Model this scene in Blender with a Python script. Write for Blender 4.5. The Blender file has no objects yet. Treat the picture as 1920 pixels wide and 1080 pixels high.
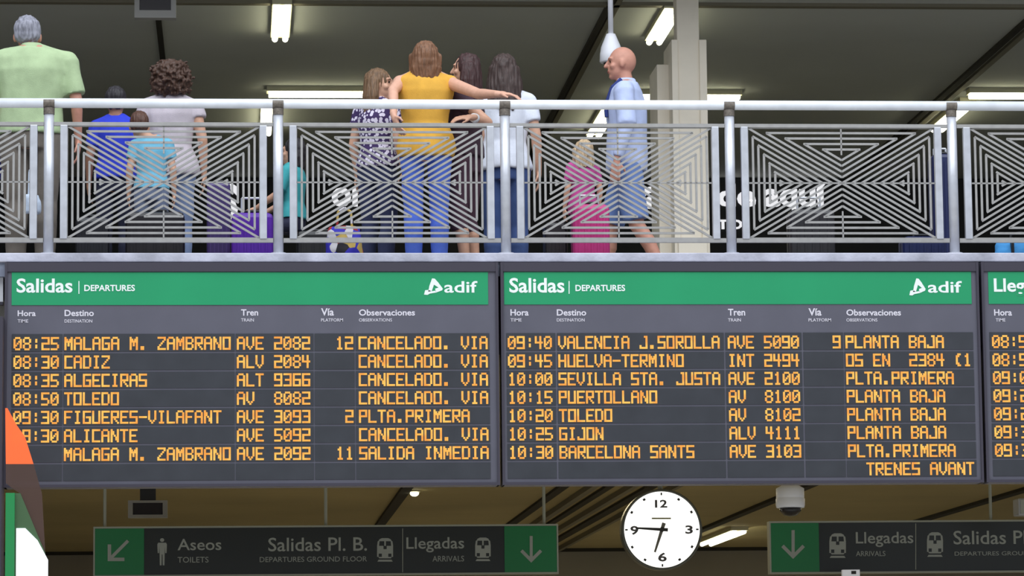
import bpy, math, random
from mathutils import Vector, Matrix, noise
random.seed(7)
S = bpy.context.scene
C = S.collection

# ------------------------------------------------------------------ camera
F_PX = 6600.0
CAM = Vector((-1.7859, -22.9591, 1.6))
YAW, PITCH, ROLL = 0.0792, 0.1223, -0.0106
fwd = Vector((math.sin(YAW)*math.cos(PITCH), math.cos(YAW)*math.cos(PITCH), math.sin(PITCH)))
rt0 = Vector((math.cos(YAW), -math.sin(YAW), 0))
up0 = rt0.cross(fwd)
rt = rt0*math.cos(ROLL) + up0*math.sin(ROLL)
upv = -rt0*math.sin(ROLL) + up0*math.cos(ROLL)
cam_data = bpy.data.cameras.new('camera')
cam_data.sensor_width = 36.0
cam_data.lens = 36.0*F_PX/1920.0
cam_data.clip_end = 300
cam = bpy.data.objects.new('camera', cam_data)
C.objects.link(cam)
cam.matrix_world = Matrix(((rt.x, upv.x, -fwd.x, CAM.x), (rt.y, upv.y, -fwd.y, CAM.y), (rt.z, upv.z, -fwd.z, CAM.z), (0, 0, 0, 1)))
S.camera = cam

# ------------------------------------------------------------------ world, daylight, exposure
W = bpy.data.worlds.new('hall_daylight')
S.world = W
W.use_nodes = True
bg = W.node_tree.nodes['Background']
bg.inputs[0].default_value = (0.80, 0.88, 1.0, 1)
bg.inputs[1].default_value = 0.42

def area(name, loc, size, power, col, rot=(0, 0, 0)):
    l = bpy.data.lights.new(name, 'AREA')
    l.shape = 'RECTANGLE'
    l.size, l.size_y = size
    l.energy = power
    l.color = col
    o = bpy.data.objects.new(name, l)
    C.objects.link(o)
    o.location = loc
    o.rotation_euler = rot
    return o
# glazed roof of the hall in front of the balcony
area('roof_skylight', (0, -8.5, 15.5), (26, 15), 4300, (0.90, 0.95, 1.0), (math.radians(14), 0, 0))
# added warm fill for the lower concourse: unseen lamps, no fittings modelled
for xx in (-3.5, 1.0, 5.5):
    area('concourse_fill', (xx, 9.0, 3.9), (0.25, 6.0), 52, (1.0, 0.86, 0.55))
area('concourse_fill', (2.0, 22.0, 3.9), (9.0, 0.3), 70, (1.0, 0.88, 0.62))
S.view_settings.view_transform = 'Standard'
S.view_settings.look = 'None'
S.view_settings.gamma = 1.0
S.view_settings.use_curve_mapping = False
S.view_settings.exposure = 0.0

# ------------------------------------------------------------------ helpers
def ray(px, py):
    return (fwd*F_PX + rt*(px-960.0) - upv*(py-540.0)).normalized()

def at(px, py, Y):
    d = ray(px, py)
    return CAM + d*((Y-CAM.y)/d.y)

def atz(px, py, z):
    d = ray(px, py)
    return CAM + d*((z-CAM.z)/d.z)

def lin(c):
    out = []
    for v in c[:3]:
        v = v/255.0
        out.append(v/12.92 if v <= 0.04045 else ((v+0.055)/1.055)**2.4)
    return (out[0], out[1], out[2], 1.0)

MATS = {}
def mat(name, rgb, rough=0.6, metal=0.0, var=0.0, scale=8.0, bump=0.0, bscale=60.0, emit=0.0, ecol=None, stretch=None, alpha=1.0, spec=0.5):
    if name in MATS:
        return MATS[name]
    m = bpy.data.materials.new(name)
    m.use_nodes = True
    nt = m.node_tree
    b = nt.nodes['Principled BSDF']
    col = lin(rgb)
    b.inputs['Base Color'].default_value = col
    b.inputs['Roughness'].default_value = rough
    b.inputs['Metallic'].default_value = metal
    b.inputs['Specular IOR Level'].default_value = spec
    b.inputs['Alpha'].default_value = alpha
    tc = nt.nodes.new('ShaderNodeTexCoord')
    vec = tc.outputs['Object']
    if stretch:
        mp = nt.nodes.new('ShaderNodeMapping')
        mp.inputs['Scale'].default_value = stretch
        nt.links.new(vec, mp.inputs['Vector'])
        vec = mp.outputs['Vector']
    if var > 0:
        n = nt.nodes.new('ShaderNodeTexNoise')
        n.inputs['Scale'].default_value = scale
        n.inputs['Detail'].default_value = 5
        nt.links.new(vec, n.inputs['Vector'])
        r = nt.nodes.new('ShaderNodeValToRGB')
        r.color_ramp.elements[0].position = 0.3
        r.color_ramp.elements[1].position = 0.7
        r.color_ramp.elements[0].color = tuple(max(0, c*(1-var)) for c in col[:3]) + (1,)
        r.color_ramp.elements[1].color = tuple(min(1, c*(1+var)) for c in col[:3]) + (1,)
        nt.links.new(n.outputs['Fac'], r.inputs['Fac'])
        nt.links.new(r.outputs['Color'], b.inputs['Base Color'])
    if bump > 0:
        n2 = nt.nodes.new('ShaderNodeTexNoise')
        n2.inputs['Scale'].default_value = bscale
        n2.inputs['Detail'].default_value = 3
        nt.links.new(vec, n2.inputs['Vector'])
        bp = nt.nodes.new('ShaderNodeBump')
        bp.inputs['Strength'].default_value = bump
        bp.inputs['Distance'].default_value = 0.01
        nt.links.new(n2.outputs['Fac'], bp.inputs['Height'])
        nt.links.new(bp.outputs['Normal'], b.inputs['Normal'])
    if emit > 0:
        b.inputs['Emission Color'].default_value = lin(ecol or rgb)
        b.inputs['Emission Strength'].default_value = emit
    MATS[name] = m
    return m

class MB:
    def __init__(s):
        s.v, s.f = [], []
    def add(s, vs, fs):
        o = len(s.v)
        s.v += [tuple(p) for p in vs]
        s.f += [tuple(i+o for i in f) for f in fs]
        return s
    def box(s, a, b):
        x0, y0, z0 = a
        x1, y1, z1 = b
        return s.add([(x0, y0, z0), (x1, y0, z0), (x1, y1, z0), (x0, y1, z0), (x0, y0, z1), (x1, y0, z1), (x1, y1, z1), (x0, y1, z1)],
                     [(0, 3, 2, 1), (4, 5, 6, 7), (0, 1, 5, 4), (1, 2, 6, 5), (2, 3, 7, 6), (3, 0, 4, 7)])
    def prism(s, pts, y0, y1):
        """polygon of (x, z) extruded along y"""
        n = len(pts)
        ar = sum(pts[i][0]*pts[(i+1) % n][1]-pts[(i+1) % n][0]*pts[i][1] for i in range(n))
        if ar < 0:
            pts = pts[::-1]
        vs = [(p[0], y0, p[1]) for p in pts] + [(p[0], y1, p[1]) for p in pts]
        fs = [tuple(range(n)), tuple(range(2*n-1, n-1, -1))]
        for i in range(n):
            j = (i+1) % n
            fs.append((i, i+n, j+n, j))
        return s.add(vs, fs)
    def loft(s, rings, cap=True):
        """rings: lists of equal length point lists"""
        n = len(rings[0])
        vs = [p for r in rings for p in r]
        fs = []
        for k in range(len(rings)-1):
            for i in range(n):
                j = (i+1) % n
                fs.append((k*n+i, k*n+j, (k+1)*n+j, (k+1)*n+i))
        if cap:
            fs.append(tuple(range(n-1, -1, -1)))
            fs.append(tuple((len(rings)-1)*n+i for i in range(n)))
        return s.add(vs, fs)
    def tube(s, p0, p1, r0, r1=None, n=16, sx=1.0):
        p0, p1 = Vector(p0), Vector(p1)
        r1 = r0 if r1 is None else r1
        d = (p1-p0).normalized()
        a = d.cross(Vector((0, 0, 1)) if abs(d.z) < 0.9 else Vector((0, 1, 0))).normalized()
        b = d.cross(a)
        rs = []
        for p, r in ((p0, r0), (p1, r1)):
            rs.append([p + a*(math.cos(2*math.pi*i/n)*r) + b*(math.sin(2*math.pi*i/n)*r*sx) for i in range(n)])
        return s.loft(rs)
    def path(s, pts, r, n=8):
        for i in range(len(pts)-1):
            s.tube(pts[i], pts[i+1], r, r, n)
        return s
    def capsule(s, p0, p1, r0, r1, n=14):
        p0, p1 = Vector(p0), Vector(p1)
        d = (p1-p0)
        d = d.normalized() if d.length > 1e-6 else Vector((0, 0, 1))
        a = d.cross(Vector((0, 0, 1)) if abs(d.z) < 0.9 else Vector((0, 1, 0))).normalized()
        b = d.cross(a)
        rs = []
        def ring(c, r):
            rs.append([c + a*(math.cos(2*math.pi*i/n)*r) + b*(math.sin(2*math.pi*i/n)*r) for i in range(n)])
        for t in (-85, -60, -35, -12):
            ring(p0 + d*(math.sin(math.radians(t))*r0), math.cos(math.radians(t))*r0)
        for t in (12, 35, 60, 85):
            ring(p1 + d*(math.sin(math.radians(t))*r1), math.cos(math.radians(t))*r1)
        return s.loft(rs)
    def ell(s, c, r, n=18, m=10, M=None):
        c = Vector(c)
        rs = []
        for k in range(m+1):
            t = math.radians(-88 + 176*k/m)
            ring = []
            for i in range(n):
                a = 2*math.pi*i/n
                p = Vector((math.cos(t)*math.cos(a)*r[0], math.cos(t)*math.sin(a)*r[1], math.sin(t)*r[2]))
                if M:
                    p = M @ p
                ring.append(c+p)
            rs.append(ring)
        return s.loft(rs)
    def rings(s, rr, n=24):
        """rr: (z, cx, cy, a, b) stacked ellipses"""
        return s.loft([[(cx+math.cos(2*math.pi*i/n)*a, cy+math.sin(2*math.pi*i/n)*b, z) for i in range(n)] for z, cx, cy, a, b in rr])
    def xform(s, M):
        s.v = [tuple(M @ Vector(p)) for p in s.v]
        return s
    def mesh(s, name):
        me = bpy.data.meshes.new(name)
        me.from_pydata(s.v, [], s.f)
        me.update()
        return me

def link(name, me, m, parent=None, loc=None, smooth=False):
    o = bpy.data.objects.new(name, me)
    C.objects.link(o)
    if m is not None:
        me.materials.clear()
        for x in (m if isinstance(m, (list, tuple)) else [m]):
            me.materials.append(x)
    if smooth:
        me.polygons.foreach_set('use_smooth', [True]*len(me.polygons))
    if parent is not None:
        o.parent = parent
    if loc is not None:
        o.location = loc
    return o

def obj(name, mb, m, parent=None, loc=None, smooth=False, bevel=0.0):
    o = link(name, mb.mesh(name), m, parent, loc, smooth)
    if bevel > 0:
        md = o.modifiers.new('bevel', 'BEVEL')
        md.width = bevel
        md.segments = 2
        md.limit_method = 'ANGLE'
        md.angle_limit = math.radians(40)
    return o

def tag(o, label, cat, group=None):
    o['label'] = label
    o['category'] = cat
    if group:
        o['group'] = group
    return o

def thing(name, label, cat, loc=(0, 0, 0), rotz=0.0, group=None):
    o = bpy.data.objects.new(name, None)
    C.objects.link(o)
    o.empty_display_size = 0.1
    o.location = loc
    o.rotation_euler = (0, 0, rotz)
    return tag(o, label, cat, group)

def struct(name, mb, m, bevel=0.0):
    o = obj(name, mb, m, bevel=bevel)
    o['kind'] = 'structure'
    return o

def copy_tree(src, loc, label):
    r = src.copy()
    C.objects.link(r)
    r.location = loc
    r['label'] = label
    for ch in list(src.children):
        c = ch.copy()
        C.objects.link(c)
        c.parent = r
        for g in list(ch.children):
            d = g.copy()
            C.objects.link(d)
            d.parent = c
    return r

def baked(mb, mods):
    """mesh after modifiers: ('REMESH', voxel), ('SMOOTH', iterations)"""
    me = mb.mesh('tmp')
    o = bpy.data.objects.new('tmp', me)
    C.objects.link(o)
    for kind, val in mods:
        md = o.modifiers.new(kind, kind)
        if kind == 'REMESH':
            md.mode = 'VOXEL'
            md.voxel_size = val
        elif kind == 'SMOOTH':
            md.iterations = val
            md.factor = 0.5
    dg = bpy.context.evaluated_depsgraph_get()
    dg.update()
    out = bpy.data.meshes.new_from_object(o.evaluated_get(dg))
    bpy.data.objects.remove(o)
    bpy.data.meshes.remove(me)
    return out

def wrinkle(me, amp, freq, stretch=(1, 1, 1), seed=0.0):
    n = len(me.vertices)
    co, no = [0.0]*(3*n), [0.0]*(3*n)
    me.vertices.foreach_get('co', co)
    me.vertices.foreach_get('normal', no)
    for i in range(0, 3*n, 3):
        d = noise.noise((co[i]*freq*stretch[0]+seed, co[i+1]*freq*stretch[1], co[i+2]*freq*stretch[2]))*amp
        co[i] += no[i]*d
        co[i+1] += no[i+1]*d
        co[i+2] += no[i+2]*d
    me.vertices.foreach_set('co', co)
    me.update()

def lettering(text, px0, py0, px1, py1, Y, bold=0.012, depth=0.002):
    """text filling the box between two pixels of the photograph on the plane at depth Y (built in world coordinates)"""
    cu = bpy.data.curves.new('tmp', 'FONT')
    cu.body = text
    cu.size = 1.0
    cu.offset = bold
    cu.extrude = 0.02
    cu.resolution_u = 3
    o = bpy.data.objects.new('tmp', cu)
    C.objects.link(o)
    dg = bpy.context.evaluated_depsgraph_get()
    dg.update()
    me = bpy.data.meshes.new_from_object(o.evaluated_get(dg))
    bpy.data.objects.remove(o)
    bpy.data.curves.remove(cu)
    xs = [v.co.x for v in me.vertices]
    ys = [v.co.y for v in me.vertices]
    a, b = at(px0, py1, Y), at(px1, py0, Y)
    x0, x1, y0, y1 = min(xs), max(xs), min(ys), max(ys)
    for v in me.vertices:
        v.co = (a.x+(v.co.x-x0)/(x1-x0)*(b.x-a.x), Y-(v.co.z/0.02+1)*0.5*depth, a.z+(v.co.y-y0)/(y1-y0)*(b.z-a.z))
    me.update()
    return me

def child(name, me, m, parent):
    """mesh in world coordinates under an unrotated parent chain"""
    off = Vector((0, 0, 0))
    p = parent
    while p is not None:
        off += p.location
        p = p.parent
    me.transform(Matrix.Translation(-off))
    return link(name, me, m, parent)

def prism_px(pts, Y, depth):
    mb = MB()
    mb.prism([(at(x, y, Y).x, at(x, y, Y).z) for x, y in pts], Y-depth, Y)
    return mb

# ------------------------------------------------------------------ materials
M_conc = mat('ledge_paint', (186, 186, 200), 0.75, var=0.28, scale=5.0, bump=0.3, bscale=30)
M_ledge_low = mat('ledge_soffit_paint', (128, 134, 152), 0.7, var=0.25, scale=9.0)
M_steel = mat('galvanised_steel', (196, 198, 206), 0.38, 0.35, var=0.10, scale=14)
M_rail = mat('handrail_paint', (236, 240, 248), 0.32, 0.0, var=0.07, scale=9)
M_latt = mat('lattice_steel', (160, 158, 156), 0.5, 0.25, var=0.08, scale=20)
M_collar = mat('collar_rust', (112, 104, 96), 0.6, 0.3, var=0.3, scale=60)
M_ceil_up = mat('upper_ceiling_paint', (204, 206, 200), 0.85, var=0.06, scale=0.5)
M_ceil_lo = mat('lower_ceiling_paint', (186, 172, 130), 0.8, var=0.10, scale=0.5)
M_dark = mat('dark_shop_front', (38, 38, 42), 0.6, var=0.15, scale=2)
M_wall_lo = mat('lower_wall_paint', (150, 143, 128), 0.8, var=0.06, scale=0.8)
M_floor = mat('hall_floor_stone', (206, 202, 194), 0.35, var=0.12, scale=1.5)
M_floor_up = mat('mezzanine_floor_tile', (150, 146, 140), 0.4, var=0.1, scale=2)
M_column = mat('column_cladding', (236, 226, 208), 0.6, var=0.06, scale=3)
M_frame = mat('board_frame_grey', (93, 92, 104), 0.45, 0.1, var=0.08, scale=3)
M_framed = mat('board_edge_dark', (58, 54, 66), 0.5)
M_green = mat('header_green', (34, 150, 100), 0.35, var=0.06, scale=1.5)
M_win = mat('led_window_dark', (54, 56, 62), 0.4, var=0.12, scale=6)
M_led = mat('amber_led', (120, 80, 20), 0.5, emit=1.0, ecol=(230, 168, 74))
_nt = M_led.node_tree
_tc, _nz, _rp = _nt.nodes.new('ShaderNodeTexCoord'), _nt.nodes.new('ShaderNodeTexNoise'), _nt.nodes.new('ShaderNodeValToRGB')
_nz.inputs['Scale'].default_value = 14      # uneven ageing of the diodes
_rp.color_ramp.elements[0].position, _rp.color_ramp.elements[1].position = 0.35, 0.65
_rp.color_ramp.elements[0].color, _rp.color_ramp.elements[1].color = lin((226, 146, 62)), lin((238, 190, 92))
_nt.links.new(_tc.outputs['Object'], _nz.inputs['Vector'])
_nt.links.new(_nz.outputs['Fac'], _rp.inputs['Fac'])
_nt.links.new(_rp.outputs['Color'], _nt.nodes['Principled BSDF'].inputs['Emission Color'])
M_white = mat('white_lettering', (235, 240, 240), 0.6)
M_head = mat('heading_lettering_white', (214, 210, 220), 0.6)
M_sign = mat('sign_panel_black', (35, 38, 37), 0.3)
M_signg = mat('sign_panel_green', (18, 112, 62), 0.35)
M_signw = mat('sign_lettering_pale', (150, 154, 148), 0.6)
M_signf = mat('sign_frame_grey', (150, 152, 140), 0.5, 0.3)
M_tube = mat('fluorescent_tube', (255, 250, 225), 0.5, emit=9.0, ecol=(255, 252, 214))
M_fit = mat('luminaire_body', (205, 200, 170), 0.5)
M_plastic = mat('camera_housing_white', (226, 226, 232), 0.4)
M_dome = mat('dome_smoked', (26, 22, 26), 0.12)
M_black = mat('black_plastic', (26, 26, 30), 0.5)
M_pipe = mat('conduit_grey', (128, 122, 104), 0.6)
M_beamd = mat('ceiling_groove_dark', (46, 42, 32), 0.8)

# ------------------------------------------------------------------ setting
ZF = 4.60          # mezzanine floor
ZC = 7.80          # mezzanine ceiling
ZL = 4.00          # lower ceiling
YB = 17.0          # mezzanine back wall
YL = 26.5          # concourse back wall
struct('floor', MB().box((-16, -26, -0.2), (20, YL+0.3, 0)), M_floor)
struct('floor.001', MB().box((-16, 0.12, 4.16), (20, YB, ZF)), M_floor_up)
struct('ceiling', MB().box((-16, 2.4, ZC), (20, YB+0.3, ZC+0.3)), M_ceil_up)
struct('ceiling.001', MB().box((-16, 0.12, ZL), (20, YL, ZL+0.15)), M_ceil_lo)
struct('wall_back', MB().box((-16, YL, 0), (20, YL+0.3, ZL+0.15)), M_wall_lo)
struct('wall_back.001', MB().box((-16, YB, 4.16), (20, YB+0.3, ZC)), M_dark)
struct('wall_left', MB().box((-16.3, 0.12, 0), (-16, YL+0.3, ZC)), M_dark)
# edge beam of the balcony
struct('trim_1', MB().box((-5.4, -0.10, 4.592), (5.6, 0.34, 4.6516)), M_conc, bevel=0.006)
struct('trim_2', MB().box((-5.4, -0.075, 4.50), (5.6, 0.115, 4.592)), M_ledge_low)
# dark recess line between ceiling and concourse wall
z0, z1 = at(1400, 1018, YL-0.05).z, at(1400, 1032, YL-0.05).z
struct('trim_3', MB().box((-16, YL-0.06, z1), (20, YL, z0)), M_beamd)
k = 4
# ribs and conduits running away under the lower ceiling
for px, py, w, m_, h in ((735, 950, 0.11, M_beamd, .035), (1000, 950, 0.10, M_beamd, .03), (1045, 950, 0.07, M_pipe, .06), (1078, 950, 0.08, M_beamd, .03), (1112, 950, 0.06, M_pipe, .06),
                         (1150, 950, 0.11, M_beamd, .03), (1186, 950, .05, M_pipe, .06), (1415, 950, 0.10, M_beamd, .035), (1822, 945, 0.11, M_beamd, .035)):
    x = atz(px, py, ZL).x
    struct('trim_%d' % k, MB().box((x-w/2, 6, ZL-h), (x+w/2, YL-0.06, ZL)), m_)
    k += 1
# seams of the upper ceiling
for px, py, w in ((1090, 107, 0.05), (1103, 107, 0.05), (1842, 110, 0.06), (1862, 110, 0.06), (300, 60, .05)):
    x = atz(px, py, ZC).x
    struct('trim_%d' % k, MB().box((x-w/2, 2, ZC-0.03), (x+w/2, YB, ZC)), M_beamd if px not in (1103, 1862) else M_pipe)
    k += 1
yy = atz(1200, 6, ZC).y
struct('trim_%d' % k, MB().box((-16, yy-0.05, ZC-0.03), (20, yy+0.05, ZC)), M_pipe)
# pale clad column on the mezzanine
Yc = 4.2
def colbox(x0, x1, ytop, dy0, dy1):
    a, b = at(x0, 300, Yc).x, at(x1, 300, Yc).x
    return (a, Yc+dy0, ZF), (b, Yc+dy1, ZC if ytop is None else at((x0+x1)/2, ytop, Yc).z)
cm = MB().box(*colbox(1273, 1315, None, 0, 0.20))
cm.box(*colbox(1314, 1328, 75, -0.02, 0.5))
cm.box(*colbox(1262, 1274, 75, -0.02, 0.5))
cm.box(*colbox(1240, 1263, 112, 0.2, 0.7))
cm.box(*colbox(1268, 1322, 452, -0.05, 0.3))
struct('column', cm, M_column, bevel=0.006)
# dark support post at the left end of the boards
a, b = at(-4, 700, -0.10).x, at(8.5, 700, -0.10).x
struct('column.001', MB().box((a, -0.30, 0), (b, -0.04, at(0, 600, -0.1).z)), M_framed)

# ------------------------------------------------------------------ railing
PX = [-3.0, -1.5, 0.0, 1.5, 3.0]
ZT = 5.689
hr = thing('handrail', 'pale grey tubular handrail running along the whole balcony edge', 'handrail', (0, 0, ZT-0.032))
obj('rail_tube', MB().tube((-4.62, 0, 0), (4.62, 0, 0), 0.032, n=24), M_rail, hr, smooth=True)
for x in (-4.62, 4.62):
    obj('end_cap', MB().tube((x-0.012, 0, 0), (x+0.012, 0, 0), 0.035, n=24), M_steel, hr)
for x in PX:
    arc = [math.radians(t) for t in range(-215, 36, 10)]
    mbb = MB()
    mbb.loft([[(x-.036, math.cos(t)*r_, math.sin(t)*r_) for t in arc for r_ in (.0352,)] + [(x-.036, math.cos(t)*.0325, math.sin(t)*.0325) for t in reversed(arc)],
              [(x+.036, math.cos(t)*.0352, math.sin(t)*.0352) for t in arc] + [(x+.036, math.cos(t)*.0325, math.sin(t)*.0325) for t in reversed(arc)]])
    obj('saddle', mbb, M_collar, hr, smooth=False)
where = ['beside the man in the green polo shirt', 'left of the child in teal', 'in front of the woman in the white top',
         'just right of the clad column', 'rightmost of the five, before the navy suitcase']
post0 = None
for i, x in enumerate(PX):
    lab = 'grey tubular railing post ' + where[i]
    if post0 is None:
        post0 = thing('railing_post', lab, 'post', (x, 0, 4.6516), group='railing posts of the balcony')
        obj('post_tube', MB().tube((0, 0, 0), (0, 0, 0.972), 0.033, n=20), M_steel, post0, smooth=True)
        obj('collar', MB().tube((0, 0, 0.930), (0, 0, 0.972), 0.0365, n=20), M_collar, post0)
        obj('base_flange', MB().tube((0, 0, 0), (0, 0, 0.012), 0.052, n=20), M_steel, post0)
    else:
        copy_tree(post0, (x, 0, 4.6516), lab)

def bar(mb, x0, z0, x1, z1, w, d=0.010):
    """flat lattice bar in the panel plane"""
    v = Vector((x1-x0, z1-z0))
    if v.length < 1e-4:
        return
    n = Vector((-v.y, v.x)).normalized()*(w/2)
    mb.prism([(x0+n.x, z0+n.y), (x1+n.x, z1+n.y), (x1-n.x, z1-n.y), (x0-n.x, z0-n.y)], -d/2, d/2)

def lattice():
    mb = MB()
    A, B = 0.632, 0.374
    T, L = 0.185, 0.222      # depths of the top and side fans
    w = 0.0145
    s = 0.0385
    for sz in (1, -1):
        for j in range(0, 5):
            f = 1-j*0.0368/T
            bar(mb, -A*f, sz*(B-j*0.0368), A*f, sz*(B-j*0.0368), w)
        for sx in (1, -1):
            for q in range(0, 5):
                t = 1-q*s/(B-T)
                if t > 0.02:
                    bar(mb, 0, sz*q*s, sx*A*t, sz*(B*t+q*s), w)
            sp = s*A/B
            for q in range(1, 8):
                t = 1-q*sp/(A-L)
                if t > 0.02:
                    bar(mb, sx*q*sp, 0, sx*(A*t+q*sp), sz*B*t, w)
    for sx in (1, -1):
        for j in range(0, 6):
            f = 1-j*0.0368/L
            bar(mb, sx*(A-j*0.0368), -B*f, sx*(A-j*0.0368), B*f, w)
    bar(mb, -A-0.02, 0, A+0.02, 0, 0.010)
    bar(mb, 0, B-T, 0, B+0.01, 0.010)
    bar(mb, 0, -B+T, 0, -B-0.01, 0.010)
    return mb
pw = ['cut by the left picture edge', 'in front of the curly-haired woman and the purple suitcases',
      'in front of the woman in the yellow top', 'in front of the bald man and the pink suitcase',
      'in front of the white lettering of the dark shop front', 'at the right edge, before the sky-blue bag']
panel0 = None
ZP = (5.518+4.7475)/2
for i in range(6):
    x = -3.75+1.5*i
    lab = 'grey steel lattice railing panel ' + pw[i]
    if panel0 is None:
        h = (5.518-4.7475)/2
        panel0 = thing('lattice_railing', lab, 'railing', (x, 0, ZP), group='lattice panels of the balcony railing')
        obj('top_bar', MB().box((-0.7165, -0.012, h-0.012), (0.7165, 0.012, h+0.012)), M_latt, panel0)
        obj('bottom_bar', MB().box((-0.7165, -0.014, -h-0.015), (0.7165, 0.014, -h+0.013)), M_latt, panel0)
        for sx in (-1, 1):
            obj('stile', MB().box((sx*0.652-0.0235, -0.02, -h+0.008), (sx*0.652+0.0235, 0.02, h-0.008)), M_steel, panel0, bevel=0.004)
        obj('lattice', lattice(), M_latt, panel0)
    else:
        copy_tree(panel0, (x, 0, ZP), lab)

# ------------------------------------------------------------------ LED departure boards
FONT = {
 'A': '01110 10001 10001 11111 10001 10001 10001', 'B': '11110 10001 10001 11110 10001 10001 11110', 'C': '11111 10000 10000 10000 10000 10000 11111',
 'D': '11110 10001 10001 10001 10001 10001 11110', 'E': '11111 10000 10000 11110 10000 10000 11111', 'F': '11111 10000 10000 11110 10000 10000 10000',
 'G': '11111 10000 10000 10111 10001 10001 11111', 'H': '10001 10001 10001 11111 10001 10001 10001', 'I': '01110 00100 00100 00100 00100 00100 01110',
 'J': '00011 00001 00001 00001 00001 10001 11111', 'L': '10000 10000 10000 10000 10000 10000 11111', 'M': '10001 11011 11111 10101 10101 10001 10001',
 'N': '10001 11001 11001 10101 10011 10011 10001', 'O': '11111 10001 10001 10001 10001 10001 11111', 'P': '11111 10001 10001 11111 10000 10000 10000',
 'R': '11111 10001 10001 11111 10100 10010 10001', 'S': '11111 10000 10000 11111 00001 00001 11111', 'T': '11111 00100 00100 00100 00100 00100 00100',
 'U': '10001 10001 10001 10001 10001 10001 11111', 'V': '10001 10001 10001 10001 10001 01010 00100', 'X': '10001 01010 00100 00100 00100 01010 10001',
 'Z': '11111 00001 00010 00100 01000 10000 11111', '0': '01110 10001 10011 10101 11001 10001 01110', '1': '00100 01100 00100 00100 00100 00100 01110',
 '2': '11111 00001 00001 11111 10000 10000 11111', '3': '11111 00001 00001 01111 00001 00001 11111', '4': '10010 10010 10010 11111 00010 00010 00010',
 '5': '11111 10000 10000 11110 00001 00001 11110', '6': '11111 10000 10000 11111 10001 10001 11111', '7': '11111 00001 00010 00100 00100 00100 00100',
 '8': '01110 10001 10001 01110 10001 10001 01110', '9': '11111 10001 10001 11111 00001 00001 11111', '.': '00000 00000 00000 00000 00000 01100 01100',
 ':': '00000 00100 00100 00000 00100 00100 00000', '-': '00000 00000 00000 11111 00000 00000 00000', '(': '00110 01100 01000 01000 01000 01100 00110'}
YBD = -0.14
def zrow(y):
    return at(300, y, YBD).z
SEP = [660.5, 695.2, 729.5, 764.0, 798.6, 833.2, 868.0, 902.5]
def led(text, px0, px1, row, y):
    """text of len n filling px0..px1 (start of first to end of last glyph) on a row"""
    n = len(text)
    xa, xb = at(px0, 700, y).x, at(px1, 700, y).x
    pitch = (xb-xa)/(n-1/6.0)
    c = pitch/6.0
    zb, zt = zrow(SEP[row]-4.0), zrow(SEP[row]-28.5)
    r = (zt-zb)/7
    mb = MB()
    for i, ch in enumerate(text):
        g = FONT.get(ch)
        if not g:
            continue
        for j, line in enumerate(g.split()):
            for q, bit in enumerate(line):
                if bit == '1':
                    x = xa+i*pitch+(q-0.16)*c
                    z = zt-(j+0.94)*r
                    mb.box((x, y-0.0025, z), (x+c*1.32, y, z+r*1.02))
    return mb

def logo_px(x0, y0, x1, y1, Y):
    """white emblem: a leaning triangle with a tail, and a hollow in it"""
    def P(u, v):
        return (x0+u*(x1-x0), y0+v*(y1-y0))
    mb = MB()
    for poly in ([(0.28, 0.45), (0.42, 0.0), (0.56, 0.02), (0.52, 0.38), (0.40, 0.78), (0.22, 0.80)],
                 [(0.56, 0.02), (0.72, 0.22), (0.98, 0.62), (0.95, 0.72), (0.62, 0.86), (0.58, 0.62), (0.76, 0.56), (0.52, 0.38)],
                 [(0.0, 0.98), (0.06, 0.72), (0.22, 0.70), (0.40, 0.78), (0.62, 0.74), (0.62, 0.86), (0.30, 0.92), (0.18, 1.0)]):
        mb.prism([(at(*P(u, v), Y).x, at(*P(u, v), Y).z) for u, v in poly], Y-0.002, Y)
    return mb

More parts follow.
